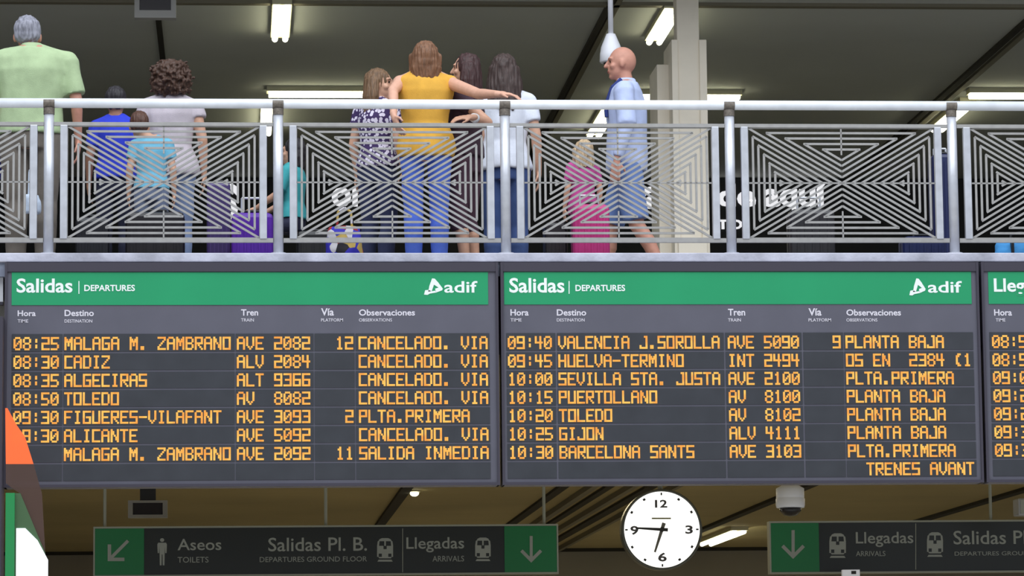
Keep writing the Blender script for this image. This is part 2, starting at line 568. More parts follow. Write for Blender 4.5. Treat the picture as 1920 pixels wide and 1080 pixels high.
def board(label, xl, xr, gx0, gx1, cols, rows, texts, logo=None, adif=None, title='Salidas', group='LED train boards under the balcony'):
    p0, p1 = at(xl, 700, YBD), at(xr, 700, YBD)
    zb, zt = 3.1215, 4.582
    root = thing('departure_board', label, 'departure board', ((p0.x+p1.x)/2, YBD, zb), group=group)
    cab = MB()
    cab.box((p0.x+0.004, YBD, zb), (p1.x-0.004, YBD+0.17, zt))
    child('cabinet', cab.mesh('cabinet'), M_frame, root)
    rim = MB()
    for (xa, xb) in ((p0.x, p0.x+0.016), (p1.x-0.016, p1.x)):
        rim.box((xa, YBD-0.016, zb), (xb, YBD+0.17, zt))
    rim.box((p0.x+0.016, YBD-0.016, zb), (p1.x-0.016, YBD, zb+0.018))
    rim.box((p0.x+0.016, YBD-0.012, zrow(509.5)), (p1.x-0.016, YBD, zt))
    child('rim', rim.mesh('rim'), M_framed, root)
    y1 = YBD-0.004
    g0, g1 = at(gx0, 540, YBD).x, at(gx1, 540, YBD).x
    hd = child('header_panel', MB().box((g0, y1, zrow(572)), (g1, YBD, zrow(510.5))).mesh('header_panel'), M_green, root)
    for name, t, a, b, c, d, bold in texts['header']:
        child(name, lettering(t, a, b, c, d, y1, bold), M_white, hd)
    x = texts['bar']
    child('divider', prism_px([(x-.8, 527), (x+.8, 527), (x+.8, 551), (x-.8, 551)], y1, 0.002).mesh('divider'), M_white, hd)
    if logo:
        child('emblem', logo_px(*logo, y1).mesh('emblem'), M_white, hd)
    for t, a, b, c, d in texts['heads']:
        child('column_heading', lettering(t, a, b, c, d, YBD, 0.022 if b < 590 else 0.006), M_head, root)
    for r in range(8):
        za, zb_ = zrow(SEP[r-1]+1.8 if r else 626.0), zrow(SEP[r]-1.8)
        for ci, (c0, c1) in enumerate(cols):
            xa, xb = at(c0, 700, YBD).x, at(c1, 700, YBD).x
            if xb > p1.x-0.016:
                xb = p1.x-0.02
            w = child('display_window', MB().box((xa, y1, zb_), (xb, YBD, za)).mesh('display_window'), M_win, root)
            t = rows[r][ci] if ci < len(rows[r]) else None
            if t:
                txt, t0, t1 = t
                child('led_text', led(txt, t0, t1, r, y1).mesh('led_text'), M_led, w)
    return root

def fields(rows, starts, pitch, viaend):
    out = []
    for hora, dest, tren, via, obs in rows:
        rr = []
        for t, s in ((hora, starts[0]), (dest, starts[1]), (tren, starts[2])):
            rr.append((t, s, s+pitch*(len(t)-1/6.0)) if t else None)
        rr.append((via, viaend-pitch*(len(via)-1/6.0), viaend) if via else None)
        if obs:
            n = len(obs)-len(obs.lstrip())
            tt = obs.lstrip()
            s = starts[3]+n*pitch
            rr.append((tt, s, s+pitch*(len(tt)-1/6.0)))
        else:
            rr.append(None)
        out.append(rr)
    return out

R1 = [('08:25', 'MALAGA M. ZAMBRANO', 'AVE 2082', '12', 'CANCELADO. VIA'), ('08:30', 'CADIZ', 'ALV 2084', '', 'CANCELADO. VIA'),
      ('08:35', 'ALGECIRAS', 'ALT 9366', '', 'CANCELADO. VIA'), ('08:50', 'TOLEDO', 'AV  8082', '', 'CANCELADO. VIA'),
      ('09:30', 'FIGUERES-VILAFANT', 'AVE 3093', '2', 'PLTA.PRIMERA'), ('09:30', 'ALICANTE', 'AVE 5092', '', 'CANCELADO. VIA'),
      ('', 'MALAGA M. ZAMBRANO', 'AVE 2092', '11', 'SALIDA INMEDIA'), ('', '', '', '', '')]
R2 = [('09:40', 'VALENCIA J.SOROLLA', 'AVE 5090', '9', 'PLANTA BAJA'), ('09:45', 'HUELVA-TERMINO', 'INT 2494', '', 'OS EN  2384 (1'),
      ('10:00', 'SEVILLA STA. JUSTA', 'AVE 2100', '', 'PLTA.PRIMERA'), ('10:15', 'PUERTOLLANO', 'AV  8100', '', 'PLANTA BAJA'),
      ('10:20', 'TOLEDO', 'AV  8102', '', 'PLANTA BAJA'), ('10:25', 'GIJON', 'ALV 4111', '', 'PLANTA BAJA'),
      ('10:30', 'BARCELONA SANTS', 'AVE 3103', '', 'PLTA.PRIMERA'), ('', '', '', '', '  TRENES AVANT')]
R3 = [('08:55', '', '', '', ''), ('08:58', '', '', '', ''), ('09:00', '', '', '', ''), ('09:20', '', '', '', ''), ('09:26', '', '', '', ''),
      ('09:30', '', '', '', ''), ('09:35', '', '', '', ''), ('', '', '', '', '')]

board('departures board on the left, first row 08:25 MALAGA M. ZAMBRANO', 8, 935.5, 22, 915,
      [(22, 117), (119, 440), (442, 588), (590, 665), (667, 918)], fields(R1, (25.5, 121, 444.5, 673), 17.45, 662),
      {'header': [('title', 'Salidas', 31, 522, 136, 549, .02), ('subtitle', 'DEPARTURES', 158, 534, 253, 546, .02), ('logo_lettering', 'adif', 833, 527, 895, 549, .015)],
       'bar': 148, 'heads': [('Hora', 33, 582, 67, 593), ('TIME', 33, 599, 53, 605), ('Destino', 121, 581, 176, 593), ('DESTINATION', 121, 599, 173, 605),
                             ('Tren', 452, 580, 484, 592), ('TRAIN', 452, 597, 476, 603), ('V\u00eda', 602, 578, 626, 592), ('PLATFORM', 602, 597, 643, 603),
                             ('Observaciones', 673, 580, 778, 592), ('OBSERVATIONS', 673, 597, 735, 603)]}, logo=(795, 522, 831, 553))
board('departures board in the middle, first row 09:40 VALENCIA J.SOROLLA', 940, 1839, 945, 1821,
      [(950, 1042), (1045, 1358), (1361, 1504), (1507, 1582), (1584, 1826)], fields(R2, (953, 1047.5, 1366, 1587), 16.95, 1577),
      {'header': [('title', 'Salidas', 955, 521, 1058, 549, .02), ('subtitle', 'DEPARTURES', 1079, 534, 1172, 546, .02), ('logo_lettering', 'adif', 1740, 527, 1803, 549, .015)],
       'bar': 1067, 'heads': [('Hora', 957, 580, 991, 592), ('TIME', 957, 597, 978, 603), ('Destino', 1044, 580, 1099, 592), ('DESTINATION', 1044, 597, 1096, 603),
                              ('Tren', 1365, 579, 1397, 592), ('TRAIN', 1365, 597, 1389, 603), ('V\u00eda', 1516, 578, 1540, 592), ('PLATFORM', 1516, 597, 1558, 603),
                              ('Observaciones', 1587, 580, 1689, 592), ('OBSERVATIONS', 1587, 597, 1645, 603)]}, logo=(1705, 522, 1736, 554))
board('arrivals board cut by the right picture edge, headed Llegadas', 1844, 2060, 1853, 2056,
      [(1857, 1950), (1953, 2056)], fields(R3, (1862, 1957, 2000, 2030), 16.7, 2050),
      {'header': [('title', 'Llegadas', 1864, 522, 1984, 555, .02)], 'bar': 1995,
       'heads': [('Hora', 1864, 580, 1897, 592), ('TIME', 1867, 597, 1885, 603)]})

# ------------------------------------------------------------------ concourse signs
YS = 5.0
def arrow_px(cx, cy, h, ang, Y):
    mb = MB()
    ca, sa = math.cos(ang), math.sin(ang)
    def T(pts):
        return [(cx+x*ca-y*sa, cy+x*sa+y*ca) for x, y in pts]
    w, a, q, hb = h*0.055, h*0.41, h*0.085, h/2
    out = [(0, hb), (a, hb-a), (a-q, hb-a-q), (w, hb-w-2*q), (w, -hb), (-w, -hb), (-w, hb-w-2*q), (-(a-q), hb-a-q), (-a, hb-a)]
    mb.prism([(at(x, y, Y).x, at(x, y, Y).z) for x, y in T(out)], Y-0.003, Y)
    return mb

def train_px(x0, y0, x1, y1, Y):
    """front view of a train: body with window openings, and rails below"""
    mb = MB()
    def P(poly):
        mb.prism([(at(x0+u*(x1-x0), y0+v*(y1-y0), Y).x, at(x0+u*(x1-x0), y0+v*(y1-y0), Y).z) for u, v in poly], Y-0.003, Y)
    P([(.15, .05), (.3, 0), (.7, 0), (.85, .05), (.92, .13), (.08, .13)])
    P([(.04, .13), (.15, .13), (.12, .33), (.0, .33)])
    P([(.85, .13), (.96, .13), (1, .33), (.88, .33)])
    P([(.45, .13), (.55, .13), (.55, .33), (.45, .33)])
    P([(0, .33), (.4, .33), (.4, .47), (0, .47)])
    P([(.6, .33), (1, .33), (1, .47), (.6, .47)])
    P([(0, .47), (1, .47), (1, .66), (0, .66)])
    P([(0, .66), (.1, .66), (.1, .8), (0, .8)])
    P([(.3, .66), (.7, .66), (.7, .8), (.3, .8)])
    P([(.9, .66), (1, .66), (1, .8), (.9, .8)])
    P([(.08, .8), (.92, .8), (.86, .86), (.14, .86)])
    P([(.1, .92), (.9, .92), (.98, 1), (.02, 1)])
    return mb

def person_px(x0, y0, x1, y1, Y):
    mb = MB()
    cx, w, h = (x0+x1)/2, x1-x0, y1-y0
    def P(poly):
        mb.prism([(at(cx+u*w, y0+v*h, Y).x, at(cx+u*w, y0+v*h, Y).z) for u, v in poly], Y-0.003, Y)
    P([(0.22*math.cos(t*math.pi/6), 0.07+0.07*math.sin(t*math.pi/6)) for t in range(12)])
    P([(-.42, .17), (.42, .17), (.5, .24), (.46, .55), (.32, .55), (.28, .28), (.26, .6), (-.26, .6), (-.28, .28), (-.32, .55), (-.46, .55), (-.5, .24)])
    P([(-.26, .6), (-.04, .6), (-.06, 1), (-.24, 1)])
    P([(.04, .6), (.26, .6), (.24, 1), (.06, 1)])
    return mb

def hanging_sign(label, x0, x1, yt, yb, greens, texts, trains, arrows, men, dividers, rods):
    a, b = at(x0, (yt+yb)/2, YS), at(x1, (yt+yb)/2, YS)
    zt, zb = at((x0+x1)/2, yt, YS).z, at((x0+x1)/2, yb, YS).z
    root = thing('hanging_sign', label, 'sign', ((a.x+b.x)/2, YS, zb), group='direction signs hanging in the concourse')
    fr = MB()
    fr.box((a.x, YS, zt-0.014), (b.x, YS+0.12, zt))
    fr.box((a.x, YS, zb), (b.x, YS+0.12, zb+0.014))
    fr.box((a.x, YS, zb+0.014), (a.x+0.012, YS+0.12, zt-0.014))
    fr.box((b.x-0.012, YS, zb+0.014), (b.x, YS+0.12, zt-0.014))
    child('frame', fr.mesh('frame'), M_signf, root)
    pn = child('panel', MB().box((a.x+0.012, YS+0.012, zb+0.014), (b.x-0.012, YS+0.10, zt-0.014)).mesh('panel'), M_sign, root)
    y1 = YS+0.012
    for g0, g1 in greens:
        child('green_square', MB().box((at(g0, 1030, YS).x, YS+0.004, zb+0.015), (at(g1, 1030, YS).x, YS+0.0118, zt-0.015)).mesh('green_square'), M_signg, root)
    for t, c, d, e, f in texts:
        child('lettering', lettering(t, c, d, e, f, y1, 0.008 if f-d > 15 else 0.0, 0.003), M_signw, pn)
    for t in trains:
        child('train_pictogram', train_px(*t, y1).mesh('train_pictogram'), M_signw, pn)
    for cx, cy, h, ang in arrows:
        child('arrow', arrow_px(cx, cy, h, ang, YS+0.004).mesh('arrow'), M_signw, root)
    for t in men:
        child('person_pictogram', person_px(*t, y1).mesh('person_pictogram'), M_signw, pn)
    for x in dividers:
        child('divider', prism_px([(x-.6, yt+6), (x+.6, yt+6), (x+.6, yb-6), (x-.6, yb-6)], y1, 0.002).mesh('divider'), M_signf, pn)
    for x in rods:
        xx = at(x, 950, YS).x
        child('hanger_rod', MB().tube((xx, YS+0.06, zt), (xx, YS+0.06, ZL), 0.013, n=12).mesh('hanger_rod'), M_signf, root)
    return root
hanging_sign('long dark direction sign with green ends reading Aseos and Salidas Pl. B.', 175, 1047, 985.0, 1079.0, [(178, 270), (946, 1044)],
             [('Aseos', 333, 1010, 415, 1032), ('TOILETS', 333, 1044, 391, 1055), ('Salidas Pl. B.', 503, 1007, 688, 1034), ('DEPARTURES GROUND FLOOR', 487, 1043, 688, 1054),
              ('Llegadas', 762, 1007, 870, 1036), ('ARRIVALS', 811, 1042, 870, 1053)],
             [(707, 1009, 737, 1053), (891, 1008, 920, 1052)], [(221, 1033, 54, math.radians(45)), (996, 1030, 50, 0)], [(295, 1009, 313, 1060)], [755], [196, 611, 1021])
hanging_sign('dark direction sign at lower right with green arrow square, beneath the white dome camera', 1443, 2062, 975.5, 1074.0, [(1446, 1536)],
             [('Llegadas', 1605, 997, 1712, 1026), ('ARRIVALS', 1605, 1033, 1660, 1043), ('Salidas Pl. B.', 1788, 994, 1972, 1021), ('DEPARTURES GROUND FLOOR', 1790, 1033, 1990, 1042)],
             [(1555, 1000, 1586, 1046), (1738, 998, 1768, 1044)], [(1487, 1021, 54, 0)], [], [1717], [1860])

# ------------------------------------------------------------------ clock
YK = 4.0
c = at(1241, 993, YK)
er = at(1241+71, 993, YK).x-c.x
ck = thing('station_clock', 'round white lit station clock hanging below the boards', 'clock', (c.x, YK, c.z))
def disc(r, y0, y1, n=64):
    return MB().prism([(r*math.cos(2*math.pi*i/n), r*math.sin(2*math.pi*i/n)) for i in range(n)], y0, y1)
rimm = MB()
n = 72
rings = []
for r_, y_ in ((er, 0.012), (er*1.0, -0.012), (er*1.055, -0.012), (er*1.065, 0.0), (er*1.065, 0.14), (er*1.0, 0.15)):
    rings.append([(r_*math.cos(2*math.pi*i/n), y_, r_*math.sin(2*math.pi*i/n)) for i in range(n)])
rimm.loft(rings, cap=False)
obj('rim', rimm, mat('clock_rim_grey', (92, 92, 84), 0.35, 0.5), ck, smooth=True)
M_face = mat('clock_face_lit', (245, 245, 240), 0.4, emit=1.15, ecol=(255, 255, 250))
M_ink = mat('clock_ink', (40, 38, 36), 0.6)
dial = obj('dial', disc(er, 0.0, 0.13), M_face, ck)
ticks = MB()
for h in range(12):
    a = math.radians(30*h)
    big = h % 3 == 0
    r0, r1, w = (er*0.90, er*0.97, 0.006) if big else (er*0.88, er*0.94, 0.010)
    d = Vector((math.sin(a), math.cos(a)))
    nn = Vector((d.y, -d.x))
    ticks.prism([tuple(d*r0+nn*w), tuple(d*r1+nn*w), tuple(d*r1-nn*w), tuple(d*r0-nn*w)], -0.002, 0)
obj('hour_marks', ticks, M_ink, dial)
for t, x0, y0, x1, y1 in (('12', 1228, 937, 1251, 952), ('3', 1285, 985, 1299, 1001), ('6', 1234, 1036, 1250, 1053), ('9', 1182, 986, 1197, 1003)):
    child('numeral', lettering(t, x0, y0, x1, y1, YK, 0.03), mat('clock_numeral_grey', (84, 80, 80), .6), dial)
child('maker_line', prism_px([(1222, 970.5), (1258, 970.5), (1258, 973.5), (1222, 973.5)], YK, 0.002).mesh('maker_line'), mat('clock_mark_olive', (150, 146, 112), .6), dial)
def hand(dx, dy, w0, w1, tail, y):
    d = Vector((dx, dy))
    L = d.length
    d.normalize()
    nn = Vector((d.y, -d.x))
    return MB().prism([tuple(d*-tail+nn*w0), tuple(d*L+nn*w1), tuple(d*L-nn*w1), tuple(d*-tail-nn*w0)], y-0.004, y)
sc = er/71.0
obj('minute_hand', hand(-47*sc, 3*sc, 3.2*sc, 1.6*sc, 11*sc, -0.008), M_ink, ck)
obj('hour_hand', hand(-14*sc, -42*sc, 3.6*sc, 1.8*sc, 13*sc, -0.003), mat('clock_hour_hand_grey', (112, 108, 98), .6), ck)
obj('hub', disc(4.5*sc, -0.016, 0.0, 20), M_ink, ck)
obj('hanger_rod', MB().tube((0, 0.07, er*1.03), (0, 0.07, ZL-c.z), 0.02, n=14), M_signf, ck)

# ------------------------------------------------------------------ cameras, monitors, speakers
def lathe(prof, n=28):
    mb = MB()
    mb.loft([[(r*math.cos(2*math.pi*i/n), r*math.sin(2*math.pi*i/n), z) for i in range(n)] for r, z in prof])
    return mb
# lower dome camera in front of the right-hand sign
Yd = 3.5
p = at(1482, 952, Yd)
s_ = (at(1509, 940, Yd).x-at(1455, 940, Yd).x)/2
cd = thing('dome_camera', 'white drum-shaped dome camera above the green arrow of the right sign', 'security camera', (p.x, Yd, p.z))
ph = at(1482, 916, Yd).z-p.z
obj('housing', lathe([(s_*.96, 0.0), (s_, 0.02), (s_, ph*.45), (s_*.96, ph*.5), (s_*.97, ph*.55), (s_*.97, ph), (s_*.5, ph+.03), (.02, ph+.05)]), M_plastic, cd, smooth=True)
obj('dome', lathe([(0.004, -s_*.62), (s_*.45, -s_*.52), (s_*.7, -s_*.25), (s_*.78, -0.004)]), M_dome, cd, smooth=True)
obj('hanger_rod', MB().tube((0, 0, ph+.03), (0, 0, ZL-p.z), 0.02, n=12), M_plastic, cd)
# upper dome camera on its pole
Yd = 3.0
p = at(1146, 118, Yd)
s_ = (at(1168, 100, Yd).x-at(1125, 100, Yd).x)/2
cd = thing('dome_camera', 'white bell-shaped camera on a ceiling pole behind the bald man', 'security camera', (p.x, Yd, p.z))
ph = at(1146, 64, Yd).z-p.z
obj('housing', lathe([(s_*.9, 0.0), (s_, .01), (s_*.97, ph*.3), (s_*.86, ph*.55), (s_*.55, ph*.85), (.034, ph)]), M_plastic, cd, smooth=True)
obj('dome', lathe([(0.004, -s_*.5), (s_*.4, -s_*.42), (s_*.62, -s_*.2), (s_*.7, -0.002)]), M_dome, cd, smooth=True)
obj('pole', MB().tube((0, 0, ph-.01), (0, 0, ZC-p.z), 0.020, n=14), M_plastic, cd, smooth=True)

def monitor(label, x0, y0, x1, y1, Y, zc, mframe):
    a, b = at(x0, y1, Y), at(x1, y0, Y)
    w, h = b.x-a.x, b.z-a.z
    r = thing('hanging_monitor', label, 'monitor', ((a.x+b.x)/2, Y, a.z), group='small monitors hung from the ceilings')
    fw = w*0.12
    fr = MB()
    fr.box((-w/2, 0, 0), (w/2, 0.10, h*.18)).box((-w/2, 0, h*.86), (w/2, 0.10, h))
    fr.box((-w/2, 0, h*.18), (-w/2+fw, 0.10, h*.86)).box((w/2-fw, 0, h*.18), (w/2, 0.10, h*.86))
    obj('frame', fr, mframe, r)
    obj('screen', MB().box((-w/2+fw, 0.015, h*.18), (w/2-fw, 0.09, h*.86)), mat('monitor_screen_off', (34, 26, 28), .25), r)
    obj('bracket', MB().box((-w*.2, 0.03, h), (w*.2, 0.08, zc-a.z)), M_black, r)
    return r
M_mfr = mat('monitor_frame_grey', (150, 148, 144), .5)
monitor('small framed monitor hung high at upper left above the curly-haired woman', 252, -45, 330, 33, 4.0, ZC, M_mfr)
monitor('small framed monitor below the left board, above the Aseos lettering', 240, 938, 314, 971, 6.0, ZL, M_mfr)

def luminaire(label, px, py, z, length, along, tubes=2, width=0.17, anchor='far', group='fluorescent ceiling lights'):
    """anchor pixel = far or left end of the fitting on the ceiling at height z"""
    p = atz(px, py, z-0.06)
    r = thing('ceiling_light', label, 'ceiling light', (p.x, p.y, z), group=group)
    body = MB()
    if along == 'y':
        body.box((-width/2, -length, -0.05), (width/2, 0, 0))
    else:
        body.box((0, -width/2, -0.05), (length, width/2, 0))
    obj('body', body, M_fit, r)
    for i in range(tubes):
        o = 0 if tubes == 1 else (i-0.5)*width*0.55
        if along == 'y':
            t = MB().tube((o, -length+0.02, -0.068), (o, -0.02, -0.068), 0.026, n=12)
        else:
            t = MB().tube((0.02, o, -0.068), (length-0.02, o, -0.068), 0.026, n=12)
        obj('tube', t, M_tube, r, smooth=True)
    return r
luminaire('twin-tube ceiling light pointing away, at upper left above the long strip', 525, 73, ZC, 1.5, 'y')
luminaire('long fluorescent strip left of the brown-haired girl', 500, 175, ZC, 1.35, 'x')
luminaire('long fluorescent strip passing behind the pale column', 1150, 181, ZC, 1.28, 'x')
luminaire('long fluorescent strip at the right picture edge', 1815, 178, ZC, 1.35, 'x')
luminaire('far ceiling light seen beside the second railing post, below the handrail', 498, 250, ZC, 1.5, 'y', width=0.12)
luminaire('slanting ceiling light just left of the pale column', 1226, 79, ZC, 1.5, 'y')
luminaire('far slanting ceiling light below the handrail, left of the bald man', 1113, 256, ZC, 1.6, 'y')
luminaire('far slanting ceiling light behind the rightmost railing post', 1757, 243, ZC, 1.6, 'y')
luminaire('slanting lit fitting beside the clock under the lower ceiling', 1324, 1020, ZL, 3.2, 'y', width=0.22, group='lamps under the lower ceiling')
p = atz(777, 919, ZL)
dl = thing('downlight', 'tiny round downlight glowing just under the left board', 'downlight', (p.x, p.y, ZL))
obj('trim_ring', MB().tube((0, 0, -0.02), (0, 0, 0), 0.06, n=20), M_fit, dl)
obj('bulb', MB().ell((0, 0, -0.035), (0.045, 0.045, 0.03)), M_tube, dl)

# shop front lettering on the mezzanine back wall
sg = thing('shop_sign', 'dark shop fascia with white lettering behind the railing lattice', 'sign', (0, YB, 6.9))
yf = YB-0.08
child('fascia', MB().box((-6.2, yf, at(900, 452, yf).z), (7.5, YB-0.001, at(900, 335, yf).z)).mesh('fascia'), mat('fascia_black', (20, 20, 24), .5), sg)
M_shop = mat('shop_lettering_lit', (240, 240, 245), .5, emit=0.8, ecol=(250, 250, 255))
for t, a, b, c_, d in (('S', 416, 345, 446, 412), ('on', 622, 352, 690, 388), ('a', 1205, 350, 1250, 392), ('de', 1345, 345, 1416, 388), ('aqu\u00ed', 1432, 342, 1550, 402), ('TO', 1345, 412, 1392, 430)):
    child('letters', lettering(t, a, b, c_, d, yf, 0.03, 0.02), M_shop, sg)

# small things at the edges of the view
a, b = at(-70, 566, -0.02), at(6, 515, -0.02)
nb = thing('notice_panel', 'white notice panel at the far left edge beside the left board', 'sign', ((a.x+b.x)/2, -0.02, a.z))
w = b.x-a.x
obj('panel', MB().box((-w/2, 0, 0), (w/2, 0.03, b.z-a.z)), mat('notice_white', (222, 222, 228), .5), nb)
obj('frame_strip', MB().box((-w/2, -0.004, -0.02), (w/2, 0.05, 0)), M_framed, nb)
obj('bracket', MB().box((-w/2, 0.03, 0.02), (w/2, 0.119, b.z-a.z-.02)), M_framed, nb)
a, b = at(1910, 966, 4.0), at(1960, 934, 4.0)
sp = thing('loudspeaker', 'grey loudspeaker box at the right edge above the right sign', 'loudspeaker', ((a.x+b.x)/2, 4.0, a.z))
w, h = b.x-a.x, b.z-a.z
obj('box', MB().box((-w/2, 0, 0), (w/2, 0.2, h)), mat('speaker_grey', (150, 150, 152), .5), sp, bevel=0.01)
obj('grille', MB().box((-w*.42, -0.006, h*.1), (w*.42, 0, h*.9)), M_signf, sp)
obj('bracket', MB().tube((0, 0.1, h), (0, 0.1, ZL-a.z), 0.015), M_signf, sp)
a, b = at(1581, 1110, 4.6), at(1612, 1068, 4.6)
wp = thing('floor_totem', 'white top of a totem at the bottom edge below the right sign', 'totem', ((a.x+b.x)/2, 4.6, 0))
w = b.x-a.x
obj('board', MB().box((-w/2, 0, 0.05), (w/2, 0.06, b.z)), mat('totem_white', (225, 225, 230), .5, emit=0.25), wp)
obj('black_mark', MB().box((w*.0, -0.004, b.z-.035), (w*.28, 0, b.z-.01)), M_ink, wp)
obj('foot', MB().box((-w, -.12, 0), (w, .18, 0.05)), M_framed, wp)

# green information totem with a smoked fin in the left foreground
YT = -1.2
tt = thing('information_totem', 'green information totem with white poster and orange-topped smoked fin at lower left', 'totem', (at(40, 1000, YT).x, YT, 0))
def zr(y, x=40):
    return at(x, y, YT).z
gx = [at(x, 1000, YT).x for x in (10, 27, 30, 47, 90, 84, 37)]
fr = MB().prism([(gx[0], 0), (gx[1], 0), (gx[1], zr(924)), (gx[0], zr(924))], YT, YT+0.10)
child('post', fr.mesh('post'), mat('totem_green', (36, 138, 76), .4), tt)
pts = [(gx[1], 0), (gx[5], 0), (gx[5], zr(1036)), (gx[6], zr(924)), (gx[1], zr(924))]
child('side_board', MB().prism(pts, YT+0.03, YT+0.07).mesh('side_board'), mat('totem_dull_green', (68, 98, 64), .5), tt)
pts = [(gx[2], zr(1500)), (gx[4], zr(1500)), (gx[4], zr(1050)), (at(70, 1010, YT).x, zr(1013)), (gx[3], zr(990)), (gx[2], zr(990))]
child('poster', MB().prism(pts, YT+0.02, YT+0.03).mesh('poster'), mat('totem_poster_lit', (240, 245, 250), .4, emit=0.55), tt)
P2 = [(at(x, y, YT).x, at(x, y, YT).z) for x, y in ((10, 869), (62, 869), (78, 925), (84, 1036), (37, 924), (27, 918), (10, 905))]
M_smoke = mat('smoked_glass', (92, 70, 62), .25, alpha=0.72)
child('smoked_fin', MB().prism(P2, YT+0.045, YT+0.055).mesh('smoked_fin'), M_smoke, tt)
P3 = [(at(x, y, YT).x, at(x, y, YT).z) for x, y in ((9, 764), (13, 764), (30, 795), (46, 818), (62, 869), (10, 869))]
child('orange_fin', MB().prism(P3, YT+0.045, YT+0.055).mesh('orange_fin'), mat('orange_acrylic_glow', (244, 108, 58), .3, alpha=0.82, emit=0.35, ecol=(250, 110, 56)), tt)  # a little glow put into the acrylic, though the fin is no lamp

# ------------------------------------------------------------------ people
M_eye = mat('eye_dark', (40, 30, 26), .3)
M_lip = mat('lip', (164, 92, 84), .5)

def skin_mat(name, rgb):
    return mat('skin_'+name, rgb, .55, var=.06, scale=30)

def build_hand(mb, w, d, nrm, side, k, curl):
    """palm, four unequal fingers with knuckle bends and a side thumb; d = pointing direction, nrm = back of the hand"""
    d = d.normalized()
    nrm = (nrm - d*nrm.dot(d)).normalized()
    lat = d.cross(nrm)*side           # towards the thumb
    M = Matrix((lat, d, nrm)).transposed()
    pc = w + d*(0.050*k)
    mb.ell(pc, (0.040*k, 0.054*k, 0.016*k), 16, 8, M)
    mb.capsule(w - d*0.02*k, w + d*0.03*k, 0.024*k, 0.024*k, 10)
    for i, (off, L) in enumerate(((0.030, .072), (0.010, .082), (-0.010, .076), (-0.029, .060))):
        b0 = w + d*(0.088*k) + lat*(off*k)
        d1 = (d*math.cos(curl*.5) - nrm*math.sin(curl*.5) + lat*(off*1.2)).normalized()
        d2 = (d*math.cos(curl*1.3) - nrm*math.sin(curl*1.3)).normalized()
        m1 = b0 + d1*(L*.52*k)
        mb.capsule(b0, m1, .0088*k, .0082*k, 8)
        mb.capsule(m1, m1 + d2*(L*.5*k), .0082*k, .0070*k, 8)
    t0 = w + d*(0.030*k) + lat*(0.030*k)
    t1 = t0 + (d*.65 + lat*.75 - nrm*.25).normalized()*(.036*k)
    mb.capsule(t0, t1, .012*k, .010*k, 8)
    mb.capsule(t1, t1 + (d*.92 + lat*.25 - nrm*.3).normalized()*(.032*k), .010*k, .008*k, 8)

